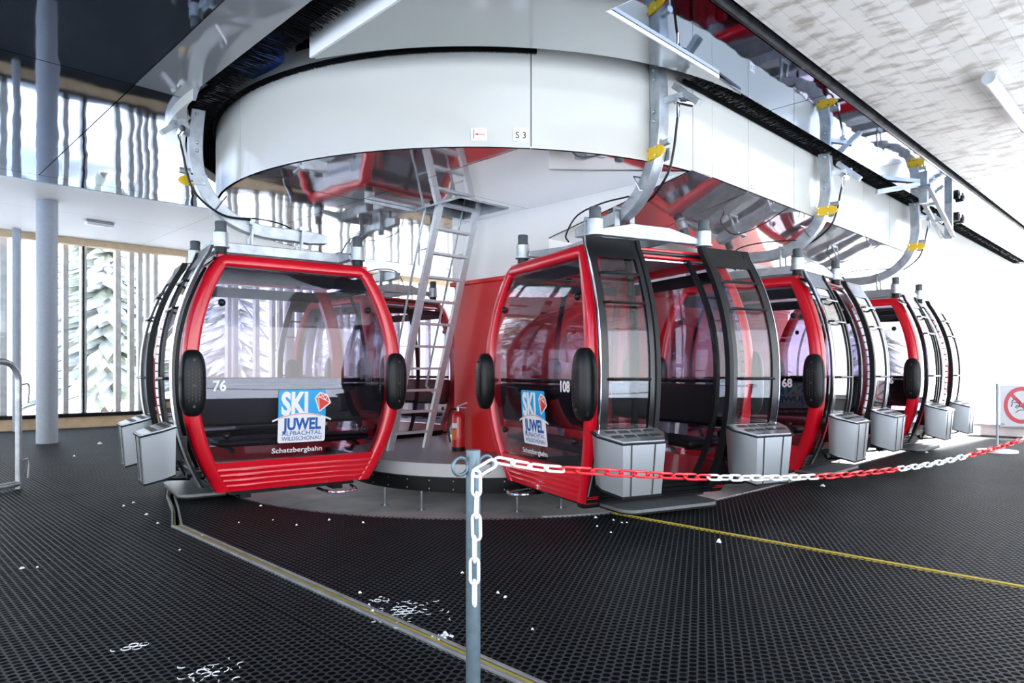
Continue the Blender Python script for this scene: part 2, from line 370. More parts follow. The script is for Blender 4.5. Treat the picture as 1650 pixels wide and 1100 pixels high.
for px, py, s in spots:
    x, y = gp(px, py); o = lump(x, y, s, .6, k).build('snow_lump')
    tag(o, 'small crumb of snow lying on the black rubber matting', 'snow', 'snow crumbs on the matting'); k += 1
tag(lump(*gp(1158, 873), .024, .9, 99).build('snow_lump'), 'largest lone snow lump on the right mat below the yellow line', 'snow')

# ---------------------------------------------------------------- outdoors
b = MB(); b.b2((-90, -90, -1.2), (120, 120, -.62), SNOW); st(b.build('ground'))
def conifer(x, y, h, seed, label, group):
    rnd = random.Random(seed); root = empty('conifer', (x, y, -.6), 0, label, 'tree', group)
    b = MB(); b.tube([(0, 0, 0), (0, 0, h*.9)], [h*.02, h*.005], BARK, 6); b.build('trunk', root)
    b = MB(); nt_ = int(h*3.2)
    for t in range(nt_):
        zz = h*(.12+.86*t/nt_); rr = h*.22*(1-t/nt_)+.15
        nb = 26
        for j in range(nb):
            a = 2*pi*(j+rnd.random())/nb; L = rr*rnd.uniform(.6, 1.1); w = L*.13
            p = Vector((0, 0, zz)); q = Vector((L*cos(a), L*sin(a), zz-L*rnd.uniform(.25, .5))); sd = Vector((-sin(a), cos(a), 0))*w
            m1 = (p+q)/2
            snowy = rnd.random() < .6
            b.add([p, m1+sd+Vector((0, 0, -.05)), q, m1-sd+Vector((0, 0, -.05)), m1+Vector((0, 0, .12))], [(0, 1, 4), (1, 2, 4), (2, 3, 4), (3, 0, 4), (0, 3, 2, 1)], SNOW if snowy else TREE)
    b.build('foliage', root)
rt = random.Random(3)
for i, (x, y, h) in enumerate([(-2.5, 34, 10), (1.2, 32, 12), (6.9, 27, 13), (12.8, 30.5, 12), (19.5, 32, 10), (25, 38, 12), (31, 33, 10), (-8.5, 31, 10)]):
    conifer(x, y, h, i, 'snow-dusted conifer standing outside beyond the slatted window wall', 'conifers outside the window wall')
for i, (x, y, h) in enumerate([(33, 16, 9), (38, 21, 10), (43, 14, 11), (30, 24, 9)]):
    conifer(x, y, h, 40+i, 'snow-covered conifer outside past the open right end of the station', 'conifers past the open end')

# ---------------------------------------------------------------- building shell
ZC = 4.07; ZS = 3.717
b = MB(); b.b2((-7, 10.92, ZC), (20, 17.6, ZC+.2), PLY); st(b.build('ceiling_left'))
b = MB(); b.b2((3.85, -3, 3.775), (25, 2.33, 3.975), WOOD); st(b.build('ceiling_right'))  # far end lengthened out of view, added to keep sun off the mat
b = MB(); b.b2((-7, -3, 5.0), (25, 18.2, 5.2), BRIS); st(b.build('ceiling_roof'))
b = MB(); b.b2((-7, 10.9, ZS-.005), (20, 10.94, ZC), GALV); b.b2((3.8, 2.36, ZS-.006), (20, 2.385, ZC+.01), BLKM); st(b.build('trim_4'))
b = MB(); b.b2((-7.1, -5, ZS), (-7, 17.6, 5.0), BRIS); b.b2((-7, -3.1, ZS), (22, -2.9, 5.0), WHITEP); b.b2((24.9, -3, 3.98), (25, 2.33, 5.0), WHITEP); b.b2((21.4, 2.9, ZS), (21.6, 10.9, 5.0), WHITEP)
st(b.build('wall_upper'))
# polished soffit, panel by panel
slotarc = arc(C, 3.56, 183, 90, 40)
sof = empty('soffit'); st(sof)
def panel(loop, m, z, name, parent, th=.012):
    return flat(name, [loop], z+th/2, m, th, parent)
g = .006
panel([(-7, -3), (1.9-g, -3), (1.9-g, 6.65-g), (-7, 6.65-g)], MIRR, ZS, 'soffit_panel', sof)
panel([(-7, 6.65+g), (1.9-g, 6.65+g), (1.9-g, 10.55-g), (-7, 10.55-g)], MIRR, ZS, 'soffit_panel', sof)
panel([(1.9+g, -3), (2.3, -3), (2.33, 6.3), (2.42, 6.65-g), (1.9+g, 6.65-g)], STRIP, ZS, 'soffit_panel', sof)
la = [p for p in slotarc if p[1] > 6.67]
panel([(1.9+g, 6.65+g), (la[0][0]-.02, 6.65+g)]+la+[(C[0], 10.55-g), (1.9+g, 10.55-g)], MIRR, ZS, 'soffit_panel', sof)
panel([(C[0]+g, 10.01), (20, 10.01), (20, 10.55-g), (C[0]+g, 10.55-g)], MIRR, ZS, 'soffit_panel', sof)
panel([(-7, 10.55+g), (20, 10.55+g), (20, 10.9), (-7, 10.9)], MIRR, ZS, 'soffit_panel', sof)
xs = [3.84, 6.45, 9.2, 12.0, 14.8, 17.6, 20]
for a, c_ in zip(xs[:-1], xs[1:]):
    panel([(a+g, 2.40), (c_-g, 2.40), (c_-g, 2.99), (a+g, 2.99)], MIRR, ZS, 'soffit_panel', sof)
# matt plate over the curve
pa = [p for p in arc(C, 3.53, 198, 268, 40) if p[0] > 2.72 and p[1] > 2.94]
ZP = 3.685
pl = empty('cover_plate'); st(pl)
low = [p for p in pa]
panel([(2.72, -3), (3.81, -3), (3.81, 2.94), (5.36, 2.94)]+[p for p in reversed(low)]+[(2.72, low[0][1])], PLATE, ZP, 'plate', pl, .02)
b = MB(); b.b2((2.70, -3, ZP), (2.72, 5.02, ZP+.26), WHITEP); b.b2((3.81, -3, ZP), (3.82, 2.93, ZP+.028), WHITEP); b.b2((3.81, 2.93, ZP-.002), (5.36, 2.94, ZP+.028), WHITEP)
b.build('plate_edge', pl)
# lip ring at the back-left of the slot
b = MB()
aa = lin(180, 90, 40)
def lipr(u, v):
    t = min(1, max(0, (182-u)/14)); t = t*t*(3-2*t); ri = 3.655-.185*t
    return (C[0]+(ri+(3.66-ri)*v)*cos(R(u)), C[1]+(ri+(3.66-ri)*v)*sin(R(u)))
aa = lin(182, 90, 50)
b.slab(lambda u, v: (*lipr(u, v), ZS-.10), lambda u, v: (*lipr(u, v), ZS+.004), aa, [0, .5, 1], DRUM)
st(b.build('trim_5'))
# bristle strips in the slot
def brush(name, pts, inward, label, L=.17, step=.010, z=ZS+.05):
    b = MB(); rnd = random.Random(5); P = [Vector((*p, 0)) for p in pts]
    for p, q in zip(P[:-1], P[1:]):
        d = (q-p); Ln = d.length; d.normalize(); nrm = Vector((-d.y, d.x, 0))*inward
        b.bar(p+Vector((0, 0, z+.02)), q+Vector((0, 0, z+.02)), .03, .03, BRIS)
        for k in range(max(1, int(Ln/step))):
            a = p+d*(k*step+rnd.uniform(0, .004))+Vector((0, 0, z)); e_ = a+nrm*L*rnd.uniform(.9, 1.05)+d*rnd.uniform(-.012, .012)+Vector((0, 0, rnd.uniform(-.03, .015)))
            b.bar(a, e_, .0045, .0045, BRIS)
    tag(b.build(name), label, 'brush strip')
brush('brush_strip', [(5.4, 2.98), (20, 2.98)], 1, 'black bristle strip along the outer edge of the straight cable slot, right')
brush('brush_strip', [(5.4, 3.30), (20, 3.30)], -1, 'black bristle strip along the drum side of the straight cable slot, right', .13)
brush('brush_strip', [(2.31, -2.4), (2.34, 6.3)]+arc(C, 3.5, 183, 100, 24), -1, 'black bristle strip on the outer edge of the slot at upper left', .26)
brush('brush_strip', arc(C, 3.19, 235, 110, 40), -1, 'black bristle strip hugging the rounded end of the drum at upper left', .18, .014, ZS+.09)
b = MB(); b.box((2.70, 6.0, 4.05), (.30, .55, .28), BLUE); b.box((2.70, 6.0, 4.22), (.2, .4, .08), BLUE)
tag(b.build('motor_cover', None, .03), 'blue motor cover glimpsed in the dark slot above the drum', 'cover')

# ---------------------------------------------------------------- window wall
YW = 17.25
b = MB(); b.b2((-7, YW-.06, -.05), (20, YW+.2, .22), PINE); b.b2((-7, YW-.10, .22), (20, YW+.2, .30), BLKM); st(b.build('wall_left_base'))
b = MB(); b.b2((-7, YW-.10, 3.93), (20, YW+.12, ZC), PINE); st(b.build('trim_6'))
gx = [-7, -2.6, 1.9, 3.92, 6.2, 9.6, 13, 16.5, 20]
for i, (a, c_) in enumerate(zip(gx[:-1], gx[1:])):
    b = MB(); b.b2((a+.02, YW+.02, .30), (c_-.02, YW+.03, 3.93), WGL); o = b.build('window_%d' % (i+1)); st(o)
    b = MB(); b.b2((a-.02, YW, .30), (a+.02, YW+.05, 3.93), BLKM); b.build('window_frame', o)
def wx(px):
    u = (px-825)/1112.65; D = YW+.3; t = (cos(PSI)+sin(PSI)*u)/(sin(PSI)-cos(PSI)*u); return (YW+.3)*t
fins = [(5, 9), (105, 7), (134, 8), (189, 8), (211, 7), (225, 6), (237, 5), (250, 6), (300, 6), (312, 7), (368, 7), (379, 7), (413, 8), (439, 7), (451, 7), (463, 7), (470, 6), (483, 7), (498, 7), (515, 7), (548, 7), (560, 6), (585, 7), (600, 6), (628, 7), (640, 6), (662, 7), (690, 6), (720, 7), (745, 6), (-40, 9), (-90, 9), (-160, 9), (-240, 9)]
for px, w in fins:
    x = wx(px); b = MB(); ww = max(.07, .011*w+.02)
    b.b2((x-ww/2, YW+.22, -.5), (x+ww/2, YW+.40, 4.4), FIN)
    tag(b.build('timber_fin'), 'upright weathered timber fin outside the left window wall', 'facade slat', 'timber fins of the window wall')
b = MB(); b.cyl((wx(22)-.05, YW-.35, -.05), (wx(22)-.05, YW-.35, ZC), .075, COLM, 20)
tag(b.build('steel_pipe'), 'slim steel pipe column close to the windows at the far left', 'column')
b = MB(); b.cyl((2.6, 13.8, -.05), (2.6, 13.8, ZC), .158, COLM, 32)
tag(b.build('round_column'), 'thick round grey column standing free in front of the windows', 'column')
for (x, y), lab in (((3.66, 14.95), 'short white strip lamp on the pale ceiling above the window wall'),):
    t = empty('ceiling_lamp', (x, y, ZC), R(10), lab, 'lamp')
    b = MB(); b.box((0, 0, -.02), (.5, .12, .04), GALV); b.build('lamp_base', t, .006)
    b = MB(); b.box((0, 0, -.065), (.48, .13, .05), LAMPW); b.build('lamp_shade', t, .015)
t = empty('strip_lamp', (7.03, 1.33, 3.775), 0, 'long tubular strip lamp under the whitewashed board ceiling, upper right', 'lamp')
b = MB(); b.cyl((0, 0, -.09), (1.65, 0, -.09), .045, LAMPW, 20); b.build('tube', t)
b = MB(); b.cyl((-.05, 0, -.09), (0, 0, -.09), .052, GALV, 20); b.build('end_cap', t); b = MB(); b.cyl((1.65, 0, -.09), (1.7, 0, -.09), .052, GALV, 20)
b.build('end_cap', t)
b = MB(); b.box((.82, 0, -.04), (1.6, .05, .02), GALV); b.b2((.15, -.02, -.1), (.2, .02, 0), GALV); b.b2((1.4, -.02, -.1), (1.45, .02, 0), GALV); b.build('bracket', t)

def wall_pt(px, py, Y):
    u = (px-825)/1112.65; D = Y/(sin(PSI)-cos(PSI)*u); return (D*(cos(PSI)+sin(PSI)*u), Y, 1.2+(598.44-py)*D/1112.65)
A_, B_ = Vector(wall_pt(340, 420, 17.9)), Vector(wall_pt(480, 612, 17.9)); dz_ = (B_-A_)/(B_.z-A_.z)
b = MB(); b.tube([A_+dz_*(5.02-A_.z), A_+dz_*(-.63-A_.z)], .022, COLM, 6)
tag(b.build('guy_cable'), 'grey cable running diagonally outside the windows, seen through gondola 76', 'cable')
# ---------------------------------------------------------------- drum housing
DR = 3.17; Z0 = 3.035; Z1 = 4.1; YF = C[1]-DR
hs = empty('wheel_housing', (0, 0, 0), 0, 'large cream drum-ended housing over the turning wheel with polished underside', 'housing')
def curvedpanel(a0, a1, name='fascia_panel'):
    b = MB(); b.slab(lambda u, v: (C[0]+DR*cos(R(u)), C[1]+DR*sin(R(u)), v), lambda u, v: (C[0]+(DR-.03)*cos(R(u)), C[1]+(DR-.03)*sin(R(u)), v), lin(a0, a1, max(3, int(abs(a1-a0)/3))), [Z0, Z1], DRUM)
    return b.build(name, hs)
for a0, a1 in ((90.1, 135), (135.1, 180), (180.1, 234.15), (234.3, 264.2), (264.35, 270)): curvedpanel(a0, a1)
xs = [5.95]+[6.68+1.105*i for i in range(13)]
for a, c_ in zip(xs[:-1], xs[1:]):
    b = MB(); b.b2((a+.005, YF, Z0), (c_-.005, YF+.03, Z1), DRUM); b.build('fascia_panel', hs)
b = MB(); b.b2((5.95, 9.64, Z0), (xs[-1], 9.67, Z1), DRUM); b.build('rear_fascia', hs)
b = MB(); b.b2((5.9, YF+.035, Z0+.01), (xs[-1], YF+.05, Z1), INK)
b.slab(lambda u, v: (C[0]+(DR-.04)*cos(R(u)), C[1]+(DR-.04)*sin(R(u)), v), lambda u, v: (C[0]+(DR-.05)*cos(R(u)), C[1]+(DR-.05)*sin(R(u)), v), lin(91, 269, 60), [Z0+.01, Z1-.01], INK)
b.build('fascia_backing', hs)
# underside panels (z=Z0) cut by seams
def clip_circle(x0, x1, y0, y1, r=DR-.002, n=14):
    """rectangle cut by the drum's circle (left half plane)"""
    pts = []
    def edge(p, q):
        for k in range(n): pts.append((p[0]+(q[0]-p[0])*k/n, p[1]+(q[1]-p[1])*k/n))
    edge((x0, y0), (x1, y0)); edge((x1, y0), (x1, y1)); edge((x1, y1), (x0, y1)); edge((x0, y1), (x0, y0))
    out = []
    base = Vector((x1-.01, min(max(C[1], y0+.01), y1-.01)))
    for p in pts:
        v = Vector(p)
        if (v-Vector(C)).length > r and v.x < C[0]+.001:
            lo_, hi = 0., 1.
            for _ in range(25):
                m_ = (lo_+hi)/2; w = base+(v-base)*m_
                if (w-Vector(C)).length > r: hi = m_
                else: lo_ = m_
            v = base+(v-base)*lo_
        out.append((v.x, v.y))
    res = [out[0]]
    for p in out[1:]:
        if (Vector(p)-Vector(res[-1])).length > 1e-4: res.append(p)
    return res
XB = 5.60
hatch = [(4.72, 5.55), (5.42, 5.55), (5.42, 6.32), (4.72, 6.32)]
for x0, x1, y0, y1 in ((2.7, 4.03, 3.2, 6.40), (2.7, 4.03, 6.41, 9.8), (4.036, XB, 3.2, 5.415), (4.036, XB, 6.41, 9.8)):
    flat('underside_panel', [clip_circle(x0, x1-.003, y0+.002, y1-.002)], Z0+.006, UNDER, .012, hs)
flat('underside_panel', [[(4.036, 5.42), (XB, 5.42), (XB, 6.40), (4.036, 6.40)], hatch], Z0+.006, UNDER, .012, hs)
b = MB()
for p, q in zip(hatch, hatch[1:]+hatch[:1]): b.bar((*p, Z0+.10), (*q, Z0+.10), .012, .22, GALV)
b.bar((4.05, 6.33, Z0-.02), (4.72, 6.33, Z0-.02), .02, .03, GALV)
b.build('hatch_frame', hs)
b = MB(); b.slab(lambda u, v: (u, v, 4.0), lambda u, v: (u, v, 4.05), [2.9, 9], [3.6, 9.5], BRIS); b.build('inner_cover', hs)
# sloping underside beyond the bulkhead, front and back
SL = .215
for i, (x0, x1) in enumerate(((XB, 6.68), (6.69, 8.89), (8.90, 11.1), (11.11, 13.3), (13.31, 15.5), (15.51, 19.9))):
    b = MB(); b.slab(lambda u, v: (u, v, Z0-SL*(v-YF)), lambda u, v: (u, v, Z0-SL*(v-YF)+.012), [x0, x1-.006], [YF, 5.1], UNDER); b.build('underside_panel', hs)
b = MB(); b.b2((XB, 6.6, Z0), (19.9, 9.6, Z0+.012), UNDER); b.build('rear_underside', hs)
# bulkhead on the wheel side
b = MB()
vs = [(XB, YF+.01, Z0), (XB, 6.75, Z0), (XB, 6.75, 2.30), (XB, 5.1, 2.30), (XB, 5.1, Z0-SL*(5.1-YF)), (XB, YF+.01, Z0-.002)]
b.add(vs+[(v[0]+.03, v[1], v[2]) for v in vs], [list(range(6)), list(range(11, 5, -1))]+[(i, i+6, (i+1) % 6+6, (i+1) % 6) for i in range(6)], WHITEP)
b.build('bulkhead', hs)
b = MB(); b.b2((XB+.03, 5.1, 2.30), (19.9, 6.7, Z0-.0), WHITEP); b.build('white_casing', hs)
# stickers
def sticker(ang, z, w, h, kind):
    ax, ay = C[0]+(DR+.003)*cos(R(ang)), C[1]+(DR+.003)*sin(R(ang)); M = Matrix.Translation((ax, ay, z)) @ Matrix.Rotation(R(ang+90), 4, 'Z')
    f = lambda u, v, d=0: M @ Vector((u, -d, v))
    b = MB(); b.add([f(-w/2, -h/2), f(w/2, -h/2), f(w/2, h/2), f(-w/2, h/2)], [(0, 1, 2, 3)], LWHITE)
    if kind == 'arrow':
        b.add([f(-.045, -.038, .002), f(-.039, -.038, .002), f(-.039, .038, .002), f(-.045, .038, .002)], [(0, 1, 2, 3)], INK)
        b.add([f(-.036, 0, .002), f(-.01, -.012, .002), f(-.01, .012, .002)], [(0, 1, 2)], LRED)
        b.add([f(-.012, -.003, .002), f(.05, -.003, .002), f(.05, .003, .002), f(-.012, .003, .002)], [(0, 1, 2, 3)], LRED)
    else:
        v, fs, _ = textmesh(kind, .052, 1, .01); b.add([f(x, y-.024, .002) for x, y in v], fs, INK)
        b.add([f(-.06, -.054, .002), f(-.02, -.054, .002), f(-.02, -.050, .002), f(-.06, -.050, .002)], [(0, 1, 2, 3)], LNAVY)
    return b.build('notice_sticker', hs, label='white sticker with a red arrow' if kind == 'arrow' else 'white sticker reading %s' % kind)
def drumang(px):
    u = (px-825)/1112.65; d = Vector((cos(PSI)+sin(PSI)*u, sin(PSI)-cos(PSI)*u)); c = Vector(C); A = d.dot(d); Bq = d.dot(c); t = (Bq-math.sqrt(Bq*Bq-A*(c.dot(c)-DR*DR)))/A
    p = d*t-c; return math.degrees(math.atan2(p.y, p.x)) % 360
sticker(drumang(772), 3.135, .13, .10, 'arrow'); sticker(drumang(839), 3.135, .125, .115, 'S 3')
def flatsticker(x, z, txt):
    b = MB(); y = YF-.003; b.add([(x-.05, y, z-.05), (x+.05, y, z-.05), (x+.05, y, z+.05), (x-.05, y, z+.05)], [(0, 1, 2, 3)], LWHITE)
    v, fs, _ = textmesh(txt, .045, 1, .01); b.add([(x+a, y-.002, z+c_-.022) for a, c_ in v], fs, INK); b.build('notice_sticker', hs, label='white sticker reading '+txt)
flatsticker(6.77, 3.10, 'S 2'); flatsticker(10.6, 3.10, 'S 1')

# inner wheel platform, red drive box
b = MB()
def stad(r): return [(14, C[1]-r)]+arc(C, r, 270, 90, 60)+[(14, C[1]+r)]
pf = empty('wheel_platform', (0, 0, 0), 0, 'raised grey tread platform under the wheel, black skirt round its edge', 'platform')
b.prism(stad(1.66), .236, .24, GRATE); b.build('tread_deck', pf)
b = MB(); b.prism(stad(1.66), .10, .2355, BAND); b.build('edge_band', pf)
b = MB(); b.prism(stad(1.69), -.05, .095, BLK)
for a in range(180, 272, 9):
    for z in (-.02, .065): b.ell((C[0]+1.69*cos(R(a)), C[1]+1.69*sin(R(a)), z), (.008, .008, .008), ALU, 6, 4)
b.build('skirt', pf)
for a in (185, 203, 221, 239, 257):
    x, y = C[0]+1.64*cos(R(a)), C[1]+1.64*sin(R(a)); b = MB(); b.cyl((x, y, -.27), (x, y, -.04), .012, ALU, 8); b.cyl((x, y, -.27), (x, y, -.255), .05, ALU, 12)
    b.build('support_rod', pf)
b = MB(); b.b2((5.57, 5.5, .24), (12.6, 6.68, 2.28), REDW); b.b2((5.53, 5.46, 2.26), (12.6, 6.72, 2.31), REDW)
tag(b.build('drive_box', None, .01), 'long red steel box standing on the wheel platform behind the ladder', 'machine casing')

# ladder
ld = empty('ladder', (0, 0, 0), 0, 'aluminium ladder leaning from the wheel platform up into the hatch', 'ladder')
def lp(z, x, off=0): t = (z-.24)/2.8; return Vector((x, 7.0-.95*t+off, z))
dl = (lp(3.3, 0)-lp(.24, 0)).normalized()
for x in (4.83, 5.37):
    b = MB(); b.bar(lp(.24, x), lp(3.45, x), .085, .045, LADR, (0, -1, 0))
    for k in range(10):
        p = lp(.5+k*.28, x); b.cyl(p+Vector((-.02, -.012, 0)), p+Vector((.02, -.012, 0)), .008, GALV, 6)
    b.build('side_rail', ld)
for k in range(11):
    z = .45+k*.262; b = MB(); b.bar(lp(z, 4.84), lp(z, 5.36), .085, .028, LADR); b.build('rung', ld)
for x in (4.83, 5.37):
    b = MB(); b.tube(smooth_path([lp(3.3, x, .26), lp(2.2, x, .26), lp(1.15, x, .26), lp(1.0, x, .22), lp(.92, x, .03)], 5), .013, GALV, 8)
    for z in (2.6, 1.5):
        b.bar(lp(z, x, .26), lp(z, x), .03, .008, GALV)
    b.build('handrail', ld)

# fire extinguisher
fe = empty('fire_extinguisher', (5.42, 6.42, .24), R(-60), 'red fire extinguisher on the wheel platform beside the red box', 'fire extinguisher')
b = MB(); b.lathe([(.08, 0), (.082, .05)], (0, 0, 0), BLK, 20); b.build('base_ring', fe)
b = MB(); b.lathe([(.078, .05), (.078, .40), (.07, .44), (.045, .47), (.025, .48)], (0, 0, 0), EXT, 20)
b.slab(lambda u, v: (.0795*cos(R(u)), .0795*sin(R(u)), v), lambda u, v: (.077*cos(R(u)), .077*sin(R(u)), v), lin(-150, -80, 8), [.28, .34], LWHITE)
b.slab(lambda u, v: (.0795*cos(R(u)), .0795*sin(R(u)), v), lambda u, v: (.077*cos(R(u)), .077*sin(R(u)), v), lin(-145, -85, 8), [.14, .26], LOR)
b.build('cylinder_body', fe)
b = MB(); b.cyl((0, 0, .47), (0, 0, .53), .022, ALU, 10); b.bar((-.02, 0, .53), (.11, 0, .585), .02, .012, ALU); b.bar((-.02, 0, .53), (.10, 0, .52), .02, .01, ALU); b.build('valve', fe)
b = MB(); b.tube(smooth_path([(-.02, 0, .5), (-.09, 0, .5), (-.13, 0, .4), (-.12, 0, .2), (-.10, 0, .1)], 5), .012, BLK, 8); b.build('hose', fe)

# ---------------------------------------------------------------- gondola
ZT = 2.275; ZB = .105; ZM = 1.17
def gz(z): t = abs(z-ZM)/1.10; return max(0, 1-t**2.2)
def Wd(z): return .717+.32*gz(z)
def Xd(z): return .735+.125*gz(z)
def Wr(z):
    rc = .10; w = Wd(z)
    if z > ZT-rc: w -= rc*(1-math.sqrt(max(0, 1-((z-(ZT-rc))/rc)**2)))
    return w
ZPN = .38
def build_cabin():
    g_ = empty('gondola'); tag(g_, 'proto', 'gondola', 'red cable car gondolas')
    zs = [ZB+(ZT-ZB)*i/36 for i in range(37)]; zs = [z for z in zs if z < ZT-.12]+lin(ZT-.11, ZT-.002, 8)
    for s in (-1, 1):
        # end frame: swept band with rounded section
        out = [(-Wr(z), z) for z in zs]+[(-Wr(zs[-1])*(1-2*k/12), ZT) for k in range(1, 12)]+[(Wr(z), z) for z in reversed(zs)]
        def inner(y, z):
            if z > ZT-.002: return (y/Wr(zs[-1])*(Wd(ZT-.12)-.16), ZT-.115)
            zi = min(z, ZT-.115); return (math.copysign(Wd(zi)-.135, y), zi)
        sec = []
        b = MB(); V = []; n = 7
        for y, z in out:
            yi, zi = inner(y, z); o = Vector((0, y, z)); i_ = Vector((0, yi, zi)); d = (i_-o)
            L = d.length or 1
            for t, x in ((0, -.13), (0, -.035), (.012/L, -.012), (.035/L, 0), (1-.03/L, 0), (1-.008/L, -.012), (1, -.04)):
                p = o+d*t; p.x = s*(Xd(p.z)+x); V.append(p)
            p = o+d*1.0; p.x = s*(Xd(p.z)-.13); V.append(p)
        n = 8; m = len(out)
        F = [(i*n+j, i*n+(j+1) % n, (i+1)*n+(j+1) % n, (i+1)*n+j) for i in range(m-1) for j in range(n)]+[list(range(n)), list(range((m-1)*n, m*n))]
        b.add(V, F, RED); ef = b.build('end_frame', g_, ang=60)
        # lower red panel with ribs
        b = MB(); vz = []
        for z in lin(ZB, ZPN, 29):
            vz.append(z)
        def rib(z):
            k = (z-.14)/.05; return .012*max(0, sin(k*2*pi)) if .14 < z < .34 else 0
        b.slab(lambda u, v: (s*(Xd(v)-.01+(rib(v) if abs(u) < .9 else 0)), u*(Wd(v)-.03), v), lambda u, v: (s*(Xd(v)-.10), u*(Wd(v)-.03), v), [-1, -.93, -.88, -.4, 0, .4, .88, .93, 1], vz, RED)
        b.build('lower_panel', g_, ang=50)
        # window pane
        zz = lin(ZPN-.005, ZT-.10, 26)
        b = MB(); b.slab(lambda u, v: (s*(Xd(v)-.045), u*(Wd(min(v, ZT-.115))-.125), v), lambda u, v: (s*(Xd(v)-.051), u*(Wd(min(v, ZT-.115))-.125), v), lin(-1, 1, 7), zz, GLS)
        pane = b.build('end_window', g_)
        b = MB(); b.slab(lambda u, v: (s*(Xd(v)-.056), u*(Wd(v)-.13), v), lambda u, v: (s*(Xd(v)-.07), u*(Wd(v)-.13), v), lin(-1, 1, 5), lin(2.02, 2.13, 4), BLK); b.build('window_band', pane)
        for yy, z in ((-.70, 1.82), (.70, 1.82), (-.66, .62), (.66, .62)):
            b = MB(); b.ell((s*(Xd(z)-.035), yy, z), (.025, .034, .034), BLK, 12, 6); b.build('glazing_knob', pane)
        # side pads
        for t in (-1, 1):
            b = MB(); z0 = 1.10; yc = t*(Wd(z0)-.075)
            b.ell((s*(Xd(z0)+.02), yc, z0), (.085, .108, .29), BLK, 24, 18, .68)
            for i in range(9):
                for j in range(4): b.box((s*(Xd(z0)+.1045), yc-.042+.028*j, z0-.15+.031*i+.015*(j % 2)), (.002, .007, .018), INK)
            for zz_ in (-.20, -.02, .20): b.cyl((s*(Xd(z0)+.085), yc, z0+zz_), (s*(Xd(z0)+.1075), yc, z0+zz_), .012, INK, 10)
            b.build('bumper_pad', g_)
        # seat at this end
        seat = MB(); seat.slab(lambda u, v: (s*(Xd(v)-.12), u*(Wd(v)-.12), v), lambda u, v: (s*(Xd(v)-.22), u*(Wd(v)-.12), v), lin(-1, 1, 9), lin(.70, 1.08, 6), SEAT)
        bk = seat.build('backrest', g_, .03)
        b = MB(); b.tube([(s*(Xd(1.1)-.12), -.84, 1.115), (s*(Xd(1.1)-.12), .84, 1.115)], .02, BLKM, 8); b.build('back_rail', bk)
        b = MB(); b.box((s*.565, 0, .545), (.38, 1.46, .07), SEAT); sb = b.build('seat', g_, .03)
        for yy in (-.6, .6): b = MB(); b.bar((s*.76, yy, .47), (s*.45, yy, .50), .04, .03, BLKM); b.build('seat_bracket', sb)
        # number and logo on the glass
        fm = lambda u, z: (s*(Xd(z)-.040), s*u, z)
        b = MB(); S = .455; zc = .525; uc = .02 if s > 0 else -.03
        f = lambda u, v, e=0: (s*(Xd(zc+v*S)-.041+e), s*(uc+u*S), zc+v*S)
        def rr(x0, x1, y0, y1, r=.04):
            return [(x1-r+r*cos(a), y1-r+r*sin(a)) for a in lin(0, pi/2, 4)]+[(x0+r+r*cos(a), y1-r+r*sin(a)) for a in lin(pi/2, pi, 4)]+[(x0+r+r*cos(a), y0+r+r*sin(a)) for a in lin(pi, 1.5*pi, 4)]+[(x1-r+r*cos(a), y0+r+r*sin(a)) for a in lin(1.5*pi, 2*pi, 4)]
        def arcy(u): return .60-.36*(u*u)
        lowp = rr(-.5, .5, 0, .5); lowp = [p for p in lowp if p[1] < .3]+[]
        lower = [(-.5+.04*(1-cos(a)), .04-.04*sin(a)) for a in lin(0, pi/2, 4)]+[(.5-.04*(1-cos(a)), .04-.04*sin(a)) for a in lin(pi/2, 0, 4)]+[(u, arcy(u)) for u in lin(.5, -.5, 12)]
        upper = [(u, arcy(u)) for u in lin(-.5, .5, 12)]+[(.5-.04*(1-cos(a)), 1.06+.04*sin(a)) for a in lin(0, pi/2, 4)]+[(-.5+.04*(1-cos(a)), 1.06+.04*sin(a)) for a in lin(pi/2, 0, 4)]
        def poly(pts, m, e): 
            n_ = len(pts); cx = sum(p[0] for p in pts)/n_; cy = sum(p[1] for p in pts)/n_
            b.add([f(cx, cy, e)]+[f(x, y, e) for x, y in pts], [(0, 1+i, 1+(i+1) % n_) for i in range(n_)], m)
        def field(y0f, y1f, m, nv=10):
            us_ = [-.5, -.49, -.475, -.455]+lin(-.42, .42, 12)+[.455, .475, .49, .5]
            V = [f(u, y0f(u)+(y1f(u)-y0f(u))*k/nv, .002) for u in us_ for k in range(nv+1)]
            b.add(V, [(i*(nv+1)+k, i*(nv+1)+k+1, (i+1)*(nv+1)+k+1, (i+1)*(nv+1)+k) for i in range(len(us_)-1) for k in range(nv)], m)
        cnr = lambda u: .045-math.sqrt(max(0, .045**2-max(0, abs(u)-.455)**2))
        field(lambda u: cnr(u), arcy, LWHITE); field(arcy, lambda u: 1.10-cnr(u), LBLUE)
        def txt(tx, h, x, y, wd, m, bold, shear=0):
            v, fs, w0 = textmesh(tx, h, 1, bold, shear); k_ = wd/w0; b.add([f(x+a*k_, y+c_, .004) for a, c_ in v], fs, m)
        txt('SKI', .44, -.16, .60, .56, LWHITE, .045)
        txt('JUWEL', .23, 0.0, .275, .82, LNAVY, .04)
        txt('ALPBACHTAL', .085, 0.0, .155, .84, LNAVY, .008); txt('WILDSCH\u00d6NAU', .08, 0.0, .045, .84, LNAVY, .008)
        txt('Schatzbergbahn', .10, -.08, -.20, 1.06, LWHITE, .012)
        # arc
        us = lin(-.62, .62, 20); th = .018
        b.add([f(u, arcy(u)+th, .005) for u in us]+[f(u, arcy(u)-th, .005) for u in us], [(i, i+1, 21+i, 20+i) for i in range(19)], LWHITE)
